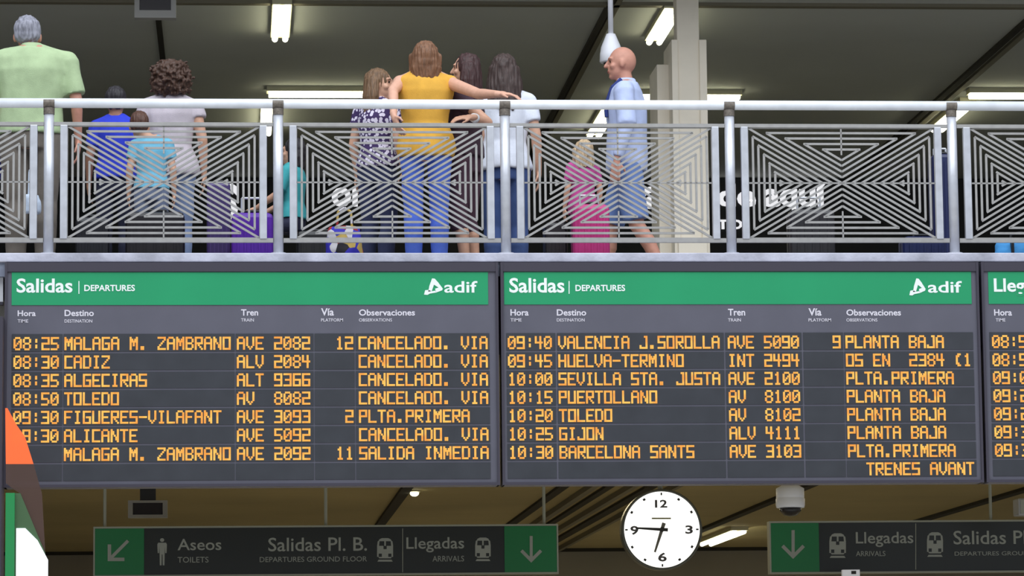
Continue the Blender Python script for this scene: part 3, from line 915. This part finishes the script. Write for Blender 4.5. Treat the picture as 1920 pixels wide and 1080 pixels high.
def person(label, px, pytop, Y, face=0.0, skin=('light', (205, 158, 132)), hair=None, hair_rgb=(70, 50, 40), top=None, bottom=None, shoes=(60, 58, 60),
           arms=None, male=False, wide=1.0, head_yaw=0.0, head_shift=(0, 0), head_scale=1.0, stride=0.0, seat=None, vox=.0075, hair_h=0.02, lean=0.0, curl=0.5, extra=None, seed=1.0, head_drop=0.0):
    wp_ = at(px, pytop, Y)
    H = wp_.z-ZF-hair_h+head_drop
    k = H/1.7 if seat is None else (H-seat)/0.915
    root = thing('person', label, 'person', (wp_.x, Y, ZF), face, 'people on the balcony')
    Rz = Matrix.Rotation(-face, 3, 'Z')
    zo = 0.0 if seat is None else seat - 0.785*k      # seated: hips lowered to the seat
    def L(x, y, z):
        return Vector((x*k, y*k + lean*max(0.0, z-0.9)*k, z*k + zo))
    def world(p3):
        return Rz @ (Vector(p3) - Vector((wp_.x, Y, ZF)))
    shw = (0.185 if male else 0.158)*wide
    tz = [(0.80, .125, .095), (0.90, .158, .108), (0.98, .150, .105), (1.08, .126, .092), (1.20, .140, .104), (1.30, .158, .108), (1.38, .150, .088), (1.43, .105, .066), (1.465, .058, .056)]
    if male:
        tz = [(0.80, .12, .095), (0.90, .152, .108), (0.98, .150, .108), (1.08, .148, .108), (1.20, .165, .115), (1.30, .182, .118), (1.38, .172, .094), (1.43, .115, .070), (1.465, .066, .060)]
    def torso(mb, zlo, zhi, inf, flare=0.0, smooth_top=True):
        rr = []
        zs = sorted(set([zlo] + [z for z, a, b in tz if zlo < z < zhi] + [zhi]))
        for z in zs:
            for i in range(len(tz)-1):
                if tz[i][0] <= z <= tz[i+1][0] or (i == 0 and z < tz[0][0]):
                    t = (z-tz[i][0])/(tz[i+1][0]-tz[i][0])
                    t = max(0.0, min(1.0, t))
                    a = tz[i][1]*(1-t)+tz[i+1][1]*t
                    b = tz[i][2]*(1-t)+tz[i+1][2]*t
                    break
            fl = flare*max(0, (1.1-z))
            p = L(0, 0, z)
            rr.append((p.z, p.x, p.y, (a*wide+inf+fl)*k, (b*(0.5+0.5*wide)+inf+fl)*k))
        mb.rings(rr)
    # joints
    sh = {s: L(s*shw, 0, 1.365) for s in (-1, 1)}
    el, wr, hd, hn = {}, {}, {}, {}
    arms = arms or {}
    for s in (-1, 1):
        spec = arms.get(s)
        if spec is None:
            el[s] = L(s*(shw+.055), -.02, 1.12)
            wr[s] = L(s*(shw+.065), .05, .88)
            hd[s], hn[s] = Vector((0, .12, -1)), Vector((s, 0, 0))
        else:
            e, w_, d_, n_ = spec
            el[s] = world(e[1:]) if e[0] == 'w' else L(*e)
            wr[s] = world(w_[1:]) if w_[0] == 'w' else L(*w_)
            hd[s] = Rz @ Vector(d_[1:]) if d_[0] == 'w' else Vector(d_)
            hn[s] = Rz @ Vector(n_[1:]) if n_[0] == 'w' else Vector(n_)
    hip = {s: L(s*.085*wide, 0, .87) for s in (-1, 1)}
    if seat is None:
        kn = {s: L(s*.09, .03+s*stride*.12, .47) for s in (-1, 1)}
        an = {s: L(s*.09, -.03+s*stride*.28, .075) for s in (-1, 1)}
        if stride:
            for s in (-1, 1):
                an[s].z += 0.0 if s*stride > 0 else .03*k
    else:
        kn = {s: hip[s] + Vector((s*.02*k, .40*k, .02*k)) for s in (-1, 1)}
        an = {s: Vector((kn[s].x, kn[s].y+.02*k, .075*k)) for s in (-1, 1)}
    # body: one continuous surface
    b = MB()
    torso(b, .80, 1.465, 0)
    for s in (-1, 1):
        b.capsule(sh[s]*0.92+L(0, 0, 1.37)*0.08, sh[s], .062*k, .056*k)
        b.capsule(L(s*.045, -.01, 1.425), sh[s], .050*k, .050*k)
        b.capsule(sh[s], el[s], .049*k*(1.12 if male else 1), .038*k)
        mid = el[s]*.7+wr[s]*.3
        b.capsule(el[s], mid, .038*k, .037*k)
        b.capsule(mid, wr[s], .037*k, .024*k)
        build_hand(b, wr[s], hd[s], hn[s], s, k, curl)
        b.capsule(hip[s], kn[s], .082*k, .054*k)
        cf = kn[s]*.68+an[s]*.32 + Vector((0, -.015*k, 0))
        b.capsule(kn[s], cf, .052*k, .054*k)
        b.capsule(cf, an[s], .052*k, .034*k)
        b.capsule(an[s]+Vector((0, -.03*k, -.035*k)), an[s]+Vector((s*.02*k, .13*k, -.045*k)), .034*k, .026*k)
    hs = head_scale*k
    hc = L(head_shift[0], head_shift[1], 1.7) - Vector((0, 0, .113*hs+head_drop))
    b.capsule(L(0, -.012, 1.42), hc+Vector((0, -.015*hs, -.05*hs)), .054*k, .050*k)
    Rh = Matrix.Rotation(head_yaw, 3, 'Z')
    def hp(x, y, z):
        return hc + Rh @ Vector((x*hs, y*hs, z*hs))
    b.ell(hp(0, -.012, .015), (.074*hs, .093*hs, .098*hs), 20, 12, Rh)
    b.ell(hp(0, .022, -.045), (.056*hs, .066*hs, .070*hs), 18, 10, Rh)
    b.ell(hp(0, .060, -.092), (.026*hs, .024*hs, .020*hs), 12, 8, Rh)
    b.capsule(hp(0, .082, .018), hp(0, .106, -.022), .009*hs, .014*hs, 10)
    b.ell(hp(0, .084, -.058), (.024*hs, .010*hs, .011*hs), 12, 8, Rh)
    b.ell(hp(0, .074, .030), (.055*hs, .016*hs, .012*hs), 12, 8, Rh)
    for s in (-1, 1):
        b.ell(hp(s*.076, -.006, -.012), (.011*hs, .020*hs, .031*hs), 12, 8, Rh)
        b.ell(hp(s*.042, .056, -.026), (.022*hs, .022*hs, .022*hs), 12, 8, Rh)
    me = baked(b, [('REMESH', vox*k), ('SMOOTH', 3)])
    sm = skin_mat(*skin)
    hm = mat('hair_%d_%d_%d' % hair_rgb, hair_rgb, .55, var=.35, scale=90, stretch=(1, 1, .12), bump=.5, bscale=140)
    body = link('body', me, [sm, M_eye, M_lip, hm], root, smooth=True)
    marks = [(hp(s*.031, .082, .006), .0125*hs, 1) for s in (-1, 1)] + [(hp(x*.011, .092, -.058), .012*hs, 2) for x in (-1, 0, 1)]
    if hair:
        marks += [(hp(s*(.024+.010*q), .086, .031), .007*hs, 3) for s in (-1, 1) for q in range(3)]
    for f in me.polygons:
        c_ = f.center
        if abs(c_.z-hc.z) < .08*hs:
            for mp, mr, mi in marks:
                if (c_-mp).length < mr:
                    f.material_index = mi
    # clothes
    if top:
        t = MB()
        zlo = top.get('hem', .92)
        zhi = top.get('neck', 1.45)
        torso(t, zlo, zhi, .018, top.get('flare', 0.04)+.03)
        sl = top.get('sleeve', .6)
        for s in (-1, 1):
            t.capsule(sh[s]*0.9+L(0, 0, 1.37)*0.1, sh[s]*(1.0 if sl > 0 else .95)+L(0, 0, 1.37)*(0 if sl > 0 else .05), .072*k, (.064 if sl > 0 else .060)*k)
            t.capsule(L(s*.055, -.01, 1.415), sh[s].lerp(L(0, 0, 1.37), 0 if sl > 0 else .12), .060*k, .062*k)
            if sl > 0:
                e1 = min(1.0, sl)
                p1 = sh[s].lerp(el[s], e1)
                t.tube(sh[s], p1, .064*k*(1.12 if male else 1), (.060+.006*(1-e1))*k*(1.12 if male else 1), 16)
                if sl > 1:
                    t.capsule(el[s], el[s].lerp(wr[s], .3), .05*k, .047*k)
                    t.tube(el[s], el[s].lerp(wr[s], sl-1), .05*k, .038*k, 16)
        tme = baked(t, [('REMESH', .010*k), ('SMOOTH', 4)])
        wrinkle(tme, .012*k, 9.0, (1, 1, .6), seed)
        link('shirt', tme, top['mat'], root, smooth=True)
        if top.get('collar'):
            cm_ = MB()
            p = L(0, -.004, 1.445)
            nn_ = 24
            rr = []
            for dz, ra, rb in ((-.012, .080, .076), (.030, .066, .062), (.034, .062, .058), (-.006, .070, .066)):
                rr.append([(p.x+math.cos(2*math.pi*i/nn_)*ra*k, p.y+math.sin(2*math.pi*i/nn_)*rb*k, p.z+dz*k) for i in range(nn_)])
            cm_.loft(rr, cap=False)
            obj('collar', cm_, top['mat'], root, smooth=True)
    if bottom:
        t = MB()
        end = bottom.get('end', .07)
        wd = bottom.get('wide', 1.0)
        torso(t, .80, .985, .010)
        for s in (-1, 1):
            t.capsule(hip[s], hip[s].lerp(kn[s], .3), .094*k*wd, .085*k*wd)
            kz = .47
            if end < .42:
                t.capsule(hip[s], kn[s], .093*k*wd, .068*k*wd)
                f_ = (kz-end)/(kz-.075)
                if f_ > .5:
                    cf_ = kn[s]*.66+an[s]*.34 + Vector((0, -.015*k, 0))
                    t.capsule(kn[s], cf_, .069*k*wd, .070*k*wd)
                    t.capsule(cf_, kn[s].lerp(an[s], .7), .070*k*wd, .062*k*wd)
                t.tube(kn[s], kn[s].lerp(an[s], f_), .068*k*wd, (.066 if f_ < .9 else .056)*k*wd, 16)
            else:
                f_ = (.87-end)/(.87-kz)
                t.tube(hip[s], hip[s].lerp(kn[s], f_), .094*k*wd, .078*k*wd, 16)
        tme = baked(t, [('REMESH', .011*k), ('SMOOTH', 3)])
        wrinkle(tme, .007*k, 11.0, (1, 1, .7), seed+5)
        link('trousers' if end < .4 else 'shorts', tme, bottom['mat'], root, smooth=True)
    smat = mat('shoe_%d_%d_%d' % shoes, shoes, .6)
    for s in (-1, 1):
        t = MB()
        a0 = an[s]+Vector((0, -.035*k, -.036*k))
        a1 = an[s]+Vector((s*.02*k, .135*k, -.045*k))
        t.capsule(a0, a1, .043*k, .036*k)
        t.capsule(an[s], an[s]+Vector((0, 0, -.03*k)), .044*k, .044*k)
        low = min(v[2] for v in t.v)
        t.v = [(v[0], v[1], max(v[2], 0.003)) for v in t.v]
        link('shoe', baked(t, [('REMESH', .008*k), ('SMOOTH', 2)]), smat, root, smooth=True)
    # hair
    if hair:
        h = MB()
        rnd = random.Random(int(seed*10))
        if hair == 'curly':
            h.ell(hp(0, -.03, .02), (.122*hs, .12*hs, .108*hs), 20, 12, Rh)
            h.ell(hp(0, -.05, -.06), (.124*hs, .10*hs, .092*hs), 20, 12, Rh)
            for i in range(260):
                a_, z_ = rnd.uniform(0, 2*math.pi), rnd.uniform(-.14, .10)
                rad = .128*math.sqrt(max(.05, 1-((z_+.02)/.155)**2))
                q = hp(math.cos(a_)*rad*1.08, -.03+math.sin(a_)*rad, z_)
                if (Rh.inverted() @ (q-hc)).y > .055*hs:
                    continue
                dirv = Vector((rnd.uniform(-1, 1), rnd.uniform(-1, 1), rnd.uniform(-1, .6))).normalized()
                h.capsule(q, q+dirv*rnd.uniform(.015, .04)*hs, .015*hs, .009*hs, 7)
            vx, sm_it, amp, fr_, st = .006, 1, .014, 38.0, (1, 1, 1)
        else:
            if hair == 'short':
                h.ell(hp(0, -.020, .032), (.080*hs, .096*hs, .090*hs), 20, 12, Rh)
                h.ell(hp(0, -.042, -.005), (.077*hs, .070*hs, .062*hs), 20, 12, Rh)
            else:
                h.ell(hp(0, -.022, .026), (.083*hs, .098*hs, .096*hs), 20, 12, Rh)
                h.ell(hp(0, -.045, -.02), (.080*hs, .072*hs, .075*hs), 20, 12, Rh)
            if hair == 'bob':
                h.ell(hp(0, -.040, -.055), (.092*hs, .070*hs, .085*hs), 20, 12, Rh)
                for s in (-1, 1):
                    h.capsule(hp(s*.078, -.01, .02), hp(s*.080, .0, -.11), .026*hs, .020*hs)
                for i in range(22):
                    a_ = math.pi+rnd.uniform(-.2, 1.0)*math.pi*.95
                    a_ = math.pi*(1+i/21.0)
                    q = hp(math.cos(a_)*.080, -.035+math.sin(a_)*.055, -.06)
                    h.capsule(q, q+Vector((0, 0, -rnd.uniform(.055, .085)*hs)), .020*hs, .008*hs, 8)
            if hair in ('long', 'ponytail'):
                ln = .30 if hair == 'long' else .18
                for i in range(26):
                    a_ = math.pi*(.94+1.12*i/25.0)
                    q0 = hp(math.cos(a_)*.074, -.022+math.sin(a_)*.072, .02)
                    q1 = hp(math.cos(a_)*.094, -.022+math.sin(a_)*.082, -.10)
                    q2 = hp(math.cos(a_)*.098, -.035+math.sin(a_)*.088, -.10-ln*.5*rnd.uniform(.8, 1.05))
                    h.capsule(q0, q1, .024*hs, .024*hs, 8)
                    h.capsule(q1, q2, .024*hs, .010*hs, 8)
                h.ell(hp(0, -.06, -.09), (.086*hs, .05*hs, .12*hs), 16, 10, Rh)
            vx, sm_it, amp, fr_, st = .006, 2, .009, 60.0, (1, 1, .18)
        hme = baked(h, [('REMESH', vx*k), ('SMOOTH', sm_it)])
        wrinkle(hme, amp*k, fr_, st, seed)
        link('hair', hme, hm, root, smooth=True)
    if extra:
        extra(root, k, L, hp, world, el, wr, sh)
    return root

def cloth(name, rgb, var=.08):
    return mat('cloth_'+name, rgb, .85, var=var, scale=14, bump=.25, bscale=220)

# man in green polo at the left edge
def bagstrap(root, k, L, hp, world, el, wr, sh):
    pass
person('grey-haired man in a light green polo shirt seen from behind at the left end', 60, 30, 0.75, skin=('ruddy', (196, 140, 120)), hair='short', hair_rgb=(140, 140, 152),
       top={'mat': cloth('green_polo', (170, 190, 148)), 'sleeve': .88, 'hem': .90, 'collar': True, 'flare': .02}, bottom={'mat': cloth('khaki', (112, 104, 96)), 'wide': 1.1},
       male=True, wide=1.22, head_shift=(-.03, .05), head_scale=1.04, vox=.007, hair_h=.0, seed=1.3, head_drop=.045,
       arms={-1: ((-.30, -.03, 1.12), (-.14, .0, .93), (.35, .1, -1), (-1, .2, 0))})
# child in blue
person('dark-haired child in a royal blue T-shirt left of the curly-haired woman', 217, 164, 1.35, skin=('tan', (176, 128, 104)), hair='short', hair_rgb=(38, 34, 40),
       top={'mat': cloth('royal_blue', (44, 62, 205)), 'sleeve': .7}, bottom={'mat': cloth('dark_navy', (40, 42, 66))}, head_scale=1.12, hair_h=.0, seed=2.1, vox=.01)
# child in light blue
person('small brown-haired child in a sky-blue top in front of the curly-haired woman', 284, 204, 1.0, skin=('light', (205, 158, 132)), hair='short', hair_rgb=(84, 54, 42),
       top={'mat': cloth('sky_blue', (108, 176, 204)), 'sleeve': .6}, bottom={'mat': cloth('grey_denim', (104, 114, 140))}, head_scale=1.2, head_shift=(-.12, .02), lean=.03, seed=3.3, vox=.01)
# curly woman
person('woman with dark curly hair in a pale lilac sleeveless top, seen from behind', 320, 104, 1.65, skin=('light', (205, 158, 132)), hair='curly', hair_rgb=(74, 50, 38),
       top={'mat': cloth('lilac', (198, 188, 196)), 'sleeve': .35, 'hem': .86, 'flare': .08}, bottom={'mat': cloth('pale_denim', (118, 134, 170))}, wide=1.12, hair_h=.045, seed=4.2, vox=.01)
# child in teal, seated on a suitcase
person('dark-haired child in a teal shirt sitting on a black trolley case', 549, 255, 1.5, face=math.radians(70), skin=('light', (205, 158, 132)), hair='bob', hair_rgb=(34, 30, 34),
       top={'mat': cloth('teal', (58, 158, 164)), 'sleeve': .8}, bottom={'mat': cloth('dark_navy', (40, 42, 66))}, seat=.40, head_scale=1.12, seed=5.1, vox=.01,
       arms={1: ((.20, .10, 1.14), (.14, .34, 1.02), (0, 1, -.2), (0, .2, 1)), -1: ((-.22, .08, 1.14), (-.14, .33, 1.02), (0, 1, -.2), (0, .2, 1))})
# girl leaning on the woman in yellow
M_pat = mat('cloth_patterned_blouse', (90, 70, 120), .85)
nt = M_pat.node_tree
vo = nt.nodes.new('ShaderNodeTexVoronoi')
vo.inputs['Scale'].default_value = 38
rp = nt.nodes.new('ShaderNodeValToRGB')
rp.color_ramp.interpolation = 'CONSTANT'
rp.color_ramp.elements[0].color = lin((222, 214, 232))
rp.color_ramp.elements[1].position = .48
rp.color_ramp.elements[1].color = lin((62, 44, 92))
tcn = nt.nodes.new('ShaderNodeTexCoord')
nt.links.new(tcn.outputs['Object'], vo.inputs['Vector'])
nt.links.new(vo.outputs['Distance'], rp.inputs['Fac'])
nt.links.new(rp.outputs['Color'], nt.nodes['Principled BSDF'].inputs['Base Color'])
person('girl with long brown hair in a patterned purple blouse, left of the yellow top', 706, 124, 1.2, face=math.radians(-38), head_yaw=math.radians(-72),
       skin=('light', (205, 158, 132)), hair='long', hair_rgb=(112, 84, 58), top={'mat': M_pat, 'sleeve': .5}, bottom={'mat': cloth('dark_denim', (44, 50, 84))}, head_scale=1.1, seed=6.4,
       head_shift=(.02, .02))
# woman in yellow: right arm stretched along the handrail
hx = at(958, 191, .0)
he = at(897, 176, .38)
hw = at(936, 181, .12)
hl = at(737, 170, .62)
hl2 = at(733, 215, .42)
person('woman in a sleeveless mustard-yellow top stretching her right arm along the handrail', 797, 72, .72, skin=('pink', (214, 164, 140)), hair='bob', hair_rgb=(122, 84, 58),
       top={'mat': cloth('mustard', (220, 166, 62)), 'sleeve': 0, 'hem': .84, 'flare': .06, 'neck': 1.44}, bottom={'mat': cloth('bright_denim', (78, 108, 206))}, wide=1.12, head_scale=1.12, seed=7.7, vox=.006,
       arms={1: (('w', he.x, .38, he.z), ('w', hw.x, .10, hw.z+.012), ('w', 1, -.42, -.12), ('w', .05, -.15, 1)),
             -1: (('w', hl.x, .62, hl.z), ('w', hl2.x+.02, .45, hl2.z), (.3, -.3, -1), (-1, -.3, 0))}, hair_h=.03, head_drop=.045)
# dark-haired woman facing left
ee = at(916, 226, .62)
ww = at(886, 219, .50)
def watch(root, k, L, hp, world, el, wr, sh):
    p = wr[-1]
    d = (el[-1]-wr[-1]).normalized()
    obj('wristwatch', MB().tube(p+d*.012, p+d*.045, .033*k, .036*k, 18), mat('watch_white', (240, 240, 240), .4), root, smooth=True)
    root.children[-1]['label'] = 'white wristwatch'
person('woman with dark auburn hair facing left, white wristwatch just below the handrail', 872, 95, .95, face=math.radians(62), head_yaw=math.radians(10), skin=('light', (205, 158, 132)),
       hair='long', hair_rgb=(58, 30, 30), top={'mat': cloth('maroon', (58, 36, 48)), 'sleeve': .5}, bottom={'mat': cloth('maroon_dark', (70, 44, 58)), 'end': .36}, seed=8.2, vox=.0065,
       arms={-1: (('w', ee.x, .70, ee.z), ('w', ww.x, .52, ww.z), ('w', -1, -.1, -.06), ('w', 0, -.5, 1))}, extra=watch, hair_h=.025)
# woman in white
person('woman with long dark brown hair in a white T-shirt behind the middle post', 945, 95, 1.75, face=math.radians(-8), skin=('light', (205, 158, 132)), hair='long', hair_rgb=(66, 50, 46),
       top={'mat': cloth('white_tee', (222, 226, 238)), 'sleeve': .6, 'hem': .88}, bottom={'mat': cloth('blue_denim', (58, 80, 130))}, wide=1.05, seed=9.5, hair_h=.035, head_scale=1.12)
# small girl in magenta
person('small fair-haired girl in a magenta top behind the pink suitcase', 1092, 258, 1.05, face=math.radians(20), skin=('light', (205, 158, 132)), hair='bob', hair_rgb=(190, 164, 130),
       top={'mat': cloth('magenta', (176, 62, 132)), 'sleeve': .7, 'hem': .8, 'flare': .1}, bottom={'mat': cloth('dark_navy', (40, 42, 66))}, head_scale=1.35, seed=10.4, vox=.01)
# bald man
def straps(root, k, L, hp, world, el, wr, sh):
    mb = MB()
    for s in (-1, 1):
        pts = [L(s*.12, .02, 1.458), L(s*.125, .085, 1.40), L(s*.12, .128, 1.28), L(s*.125, .125, 1.20)]
        mb.path(pts, .014*k, 8)
    obj('shoulder_strap', mb, cloth('strap_navy', (44, 58, 120)), root)
person('bald man in a light blue shirt and denim shorts walking left past the pale column', 1172, 88, 1.85, face=math.radians(80), head_yaw=math.radians(6), skin=('ruddy', (196, 140, 120)), hair=None,
       top={'mat': cloth('light_blue_shirt', (188, 200, 236)), 'sleeve': 1.9, 'hem': .84, 'collar': True}, bottom={'mat': cloth('light_denim', (104, 130, 186)), 'end': .50, 'wide': 1.12},
       male=True, wide=1.1, stride=.8, hair_h=0, seed=11.2, extra=straps, head_shift=(0, .03), vox=.0075)

# ------------------------------------------------------------------ luggage
def at_floor(px, Y):
    return at(px, 470, Y).x

def suitcase(label, px0, px1, pytop, Y, rgb, name='suitcase', depth=.22, handle=.0, rotz=0.0, sheen=.4):
    a, b = at(px0, 440, Y).x, at(px1, 440, Y).x
    w = b-a
    h = at((px0+px1)/2, pytop, Y).z-ZF
    r = thing(name, label, 'suitcase', ((a+b)/2, Y, ZF), rotz, 'luggage on the balcony')
    m_ = mat('case_%d_%d_%d' % rgb, rgb, sheen, var=.08, scale=10)
    body = MB().box((-w/2, -depth/2, .05), (w/2, depth/2, h))
    obj('shell', body, m_, r, bevel=min(.035, w*.16))
    rb = MB()
    for i in range(5):
        x = (i-2)*w*.17
        rb.box((x-.006, -depth/2-.006, .10), (x+.006, -depth/2, h-.06))
    obj('ribs', rb, m_, r)
    obj('zip', MB().box((-w/2-.003, -.006, .09), (w/2+.003, .006, h-.04)), M_black, r)
    for sx in (-1, 1):
        for sy in (-1, 1):
            obj('wheel', MB().tube((sx*w*.38-.012, sy*depth*.32, .026), (sx*w*.38+.012, sy*depth*.32, .026), .026, n=14), M_black, r)
            obj('caster', MB().box((sx*w*.38-.014, sy*depth*.32-.014, .04), (sx*w*.38+.014, sy*depth*.32+.014, .055)), M_black, r)
    g = MB().path([(-w*.2, 0, h-.004), (-w*.18, 0, h+.02), (w*.18, 0, h+.02), (w*.2, 0, h-.004)], .009, 8)
    obj('carry_handle', g, M_black, r)
    if handle > 0:
        g = MB().path([(-w*.25, depth*.3, h-.01), (-w*.25, depth*.3, h+handle), (w*.25, depth*.3, h+handle), (w*.25, depth*.3, h-.01)], .008, 8)
        obj('pull_handle', g, M_steel, r)
    return r
suitcase('bright purple trolley suitcase left of the second railing post', 434, 512, 402, .62, (98, 40, 176), handle=.12)
suitcase('dark plum suitcase behind the bright purple one', 388, 432, 345, 1.0, (66, 48, 104))
suitcase('pink child suitcase in front of the small girl in magenta', 1073, 1141, 386, .62, (216, 62, 140), handle=.08)
suitcase('wide black suitcase at the feet of the curly-haired woman', 236, 346, 400, .8, (34, 30, 34))
suitcase('narrow black suitcase right of the man in green', 142, 206, 410, .8, (30, 30, 36))
suitcase('black trolley case under the seated child in teal', 556, 646, 437, 1.5, (28, 28, 30), depth=.34)
suitcase('large black suitcase left of the pink case, behind the woman in white', 1020, 1062, 420, 1.2, (34, 30, 34))
suitcase('dark grey suitcase with silver handle below the white shop lettering', 1478, 1562, 395, 1.0, (44, 42, 46), handle=.1)
suitcase('tall narrow navy suitcase behind the rightmost railing post', 1747, 1792, 292, 1.5, (22, 32, 78), handle=.06)
suitcase('low dark navy case left of the rightmost railing post', 1688, 1768, 446, .8, (28, 38, 84))

M_flor = mat('floral_print', (60, 60, 160), .8)
nt = M_flor.node_tree
vo = nt.nodes.new('ShaderNodeTexVoronoi')
vo.inputs['Scale'].default_value = 16
rp = nt.nodes.new('ShaderNodeValToRGB')
rp.color_ramp.interpolation = 'CONSTANT'
els = rp.color_ramp.elements
els[0].color = lin((60, 56, 190))
els[1].position = .3
els[1].color = lin((170, 44, 48))
for pos, c_ in ((.5, (226, 222, 226)), (.66, (40, 38, 46)), (.8, (206, 176, 96))):
    e = els.new(pos)
    e.color = lin(c_)
tcn = nt.nodes.new('ShaderNodeTexCoord')
sep = nt.nodes.new('ShaderNodeSeparateColor')
nt.links.new(tcn.outputs['Object'], vo.inputs['Vector'])
nt.links.new(vo.outputs['Color'], sep.inputs['Color'])
nt.links.new(sep.outputs['Red'], rp.inputs['Fac'])
nt.links.new(rp.outputs['Color'], nt.nodes['Principled BSDF'].inputs['Base Color'])

def softbag(name, label, cat, px0, px1, pytop, Y, m_, depth=.16, zb=ZF, handles=True, hm_=None, hh=.14, strap=None):
    a, b = at(px0, 440, Y).x, at(px1, 440, Y).x
    w = b-a
    h = at((px0+px1)/2, pytop, Y).z-zb
    r = thing(name, label, cat, ((a+b)/2, Y, zb), 0, 'bags on the balcony')
    mb = MB().rings([(0, 0, 0, w*.44, depth*.42), (h*.08, 0, 0, w*.5, depth*.5), (h*.5, 0, 0, w*.5, depth*.5), (h*.85, 0, 0, w*.46, depth*.36), (h, 0, 0, w*.40, depth*.16)], 28)
    me = baked(mb, [('REMESH', .009), ('SMOOTH', 4)])
    wrinkle(me, .014, 14.0, (1, 1, 1), px0*.1)
    zmin = min(v.co.z for v in me.vertices)
    for v in me.vertices:
        v.co.z -= zmin
    link('sack', me, m_, r, smooth=True)
    if handles:
        pts = [(-w*.2, 0, h*.94), (-w*.17, 0, h+hh*.8), (0, 0, h+hh), (w*.17, 0, h+hh*.8), (w*.2, 0, h*.94)]
        obj('strap', MB().path(pts, .008, 8), hm_ or m_, r)
    if strap:
        obj('band', MB().box((strap-.009, -depth*.54, .0), (strap+.009, depth*.54, h*.92)), M_black, r)
    return r
softbag('shopping_bag', 'colourful floral-print bag between the child in teal and the woman in yellow', 'bag', 610, 682, 428, .6, M_flor)
softbag('duffel_bag', 'sky-blue bag with a dark band at the lower right corner', 'bag', 1861, 1966, 452, .7, cloth('sky_bag', (74, 156, 222)), hm_=M_black, strap=-.075, hh=.06)
zb_ = at(60, 402, .55).z
softbag('carrier_bag', 'white plastic carrier bag held by the man in green, beside the first post', 'bag', 44, 76, 366, .55, cloth('bag_white', (205, 218, 236)), depth=.10, zb=zb_, hh=.20)
zb_ = at(0, 330, .8).z
softbag('shoulder_bag', 'blue bag hanging at the left picture edge beside the man in green', 'bag', -34, 8, 215, .95, cloth('bag_blue', (32, 40, 150)), depth=.12, zb=zb_, hh=.16)
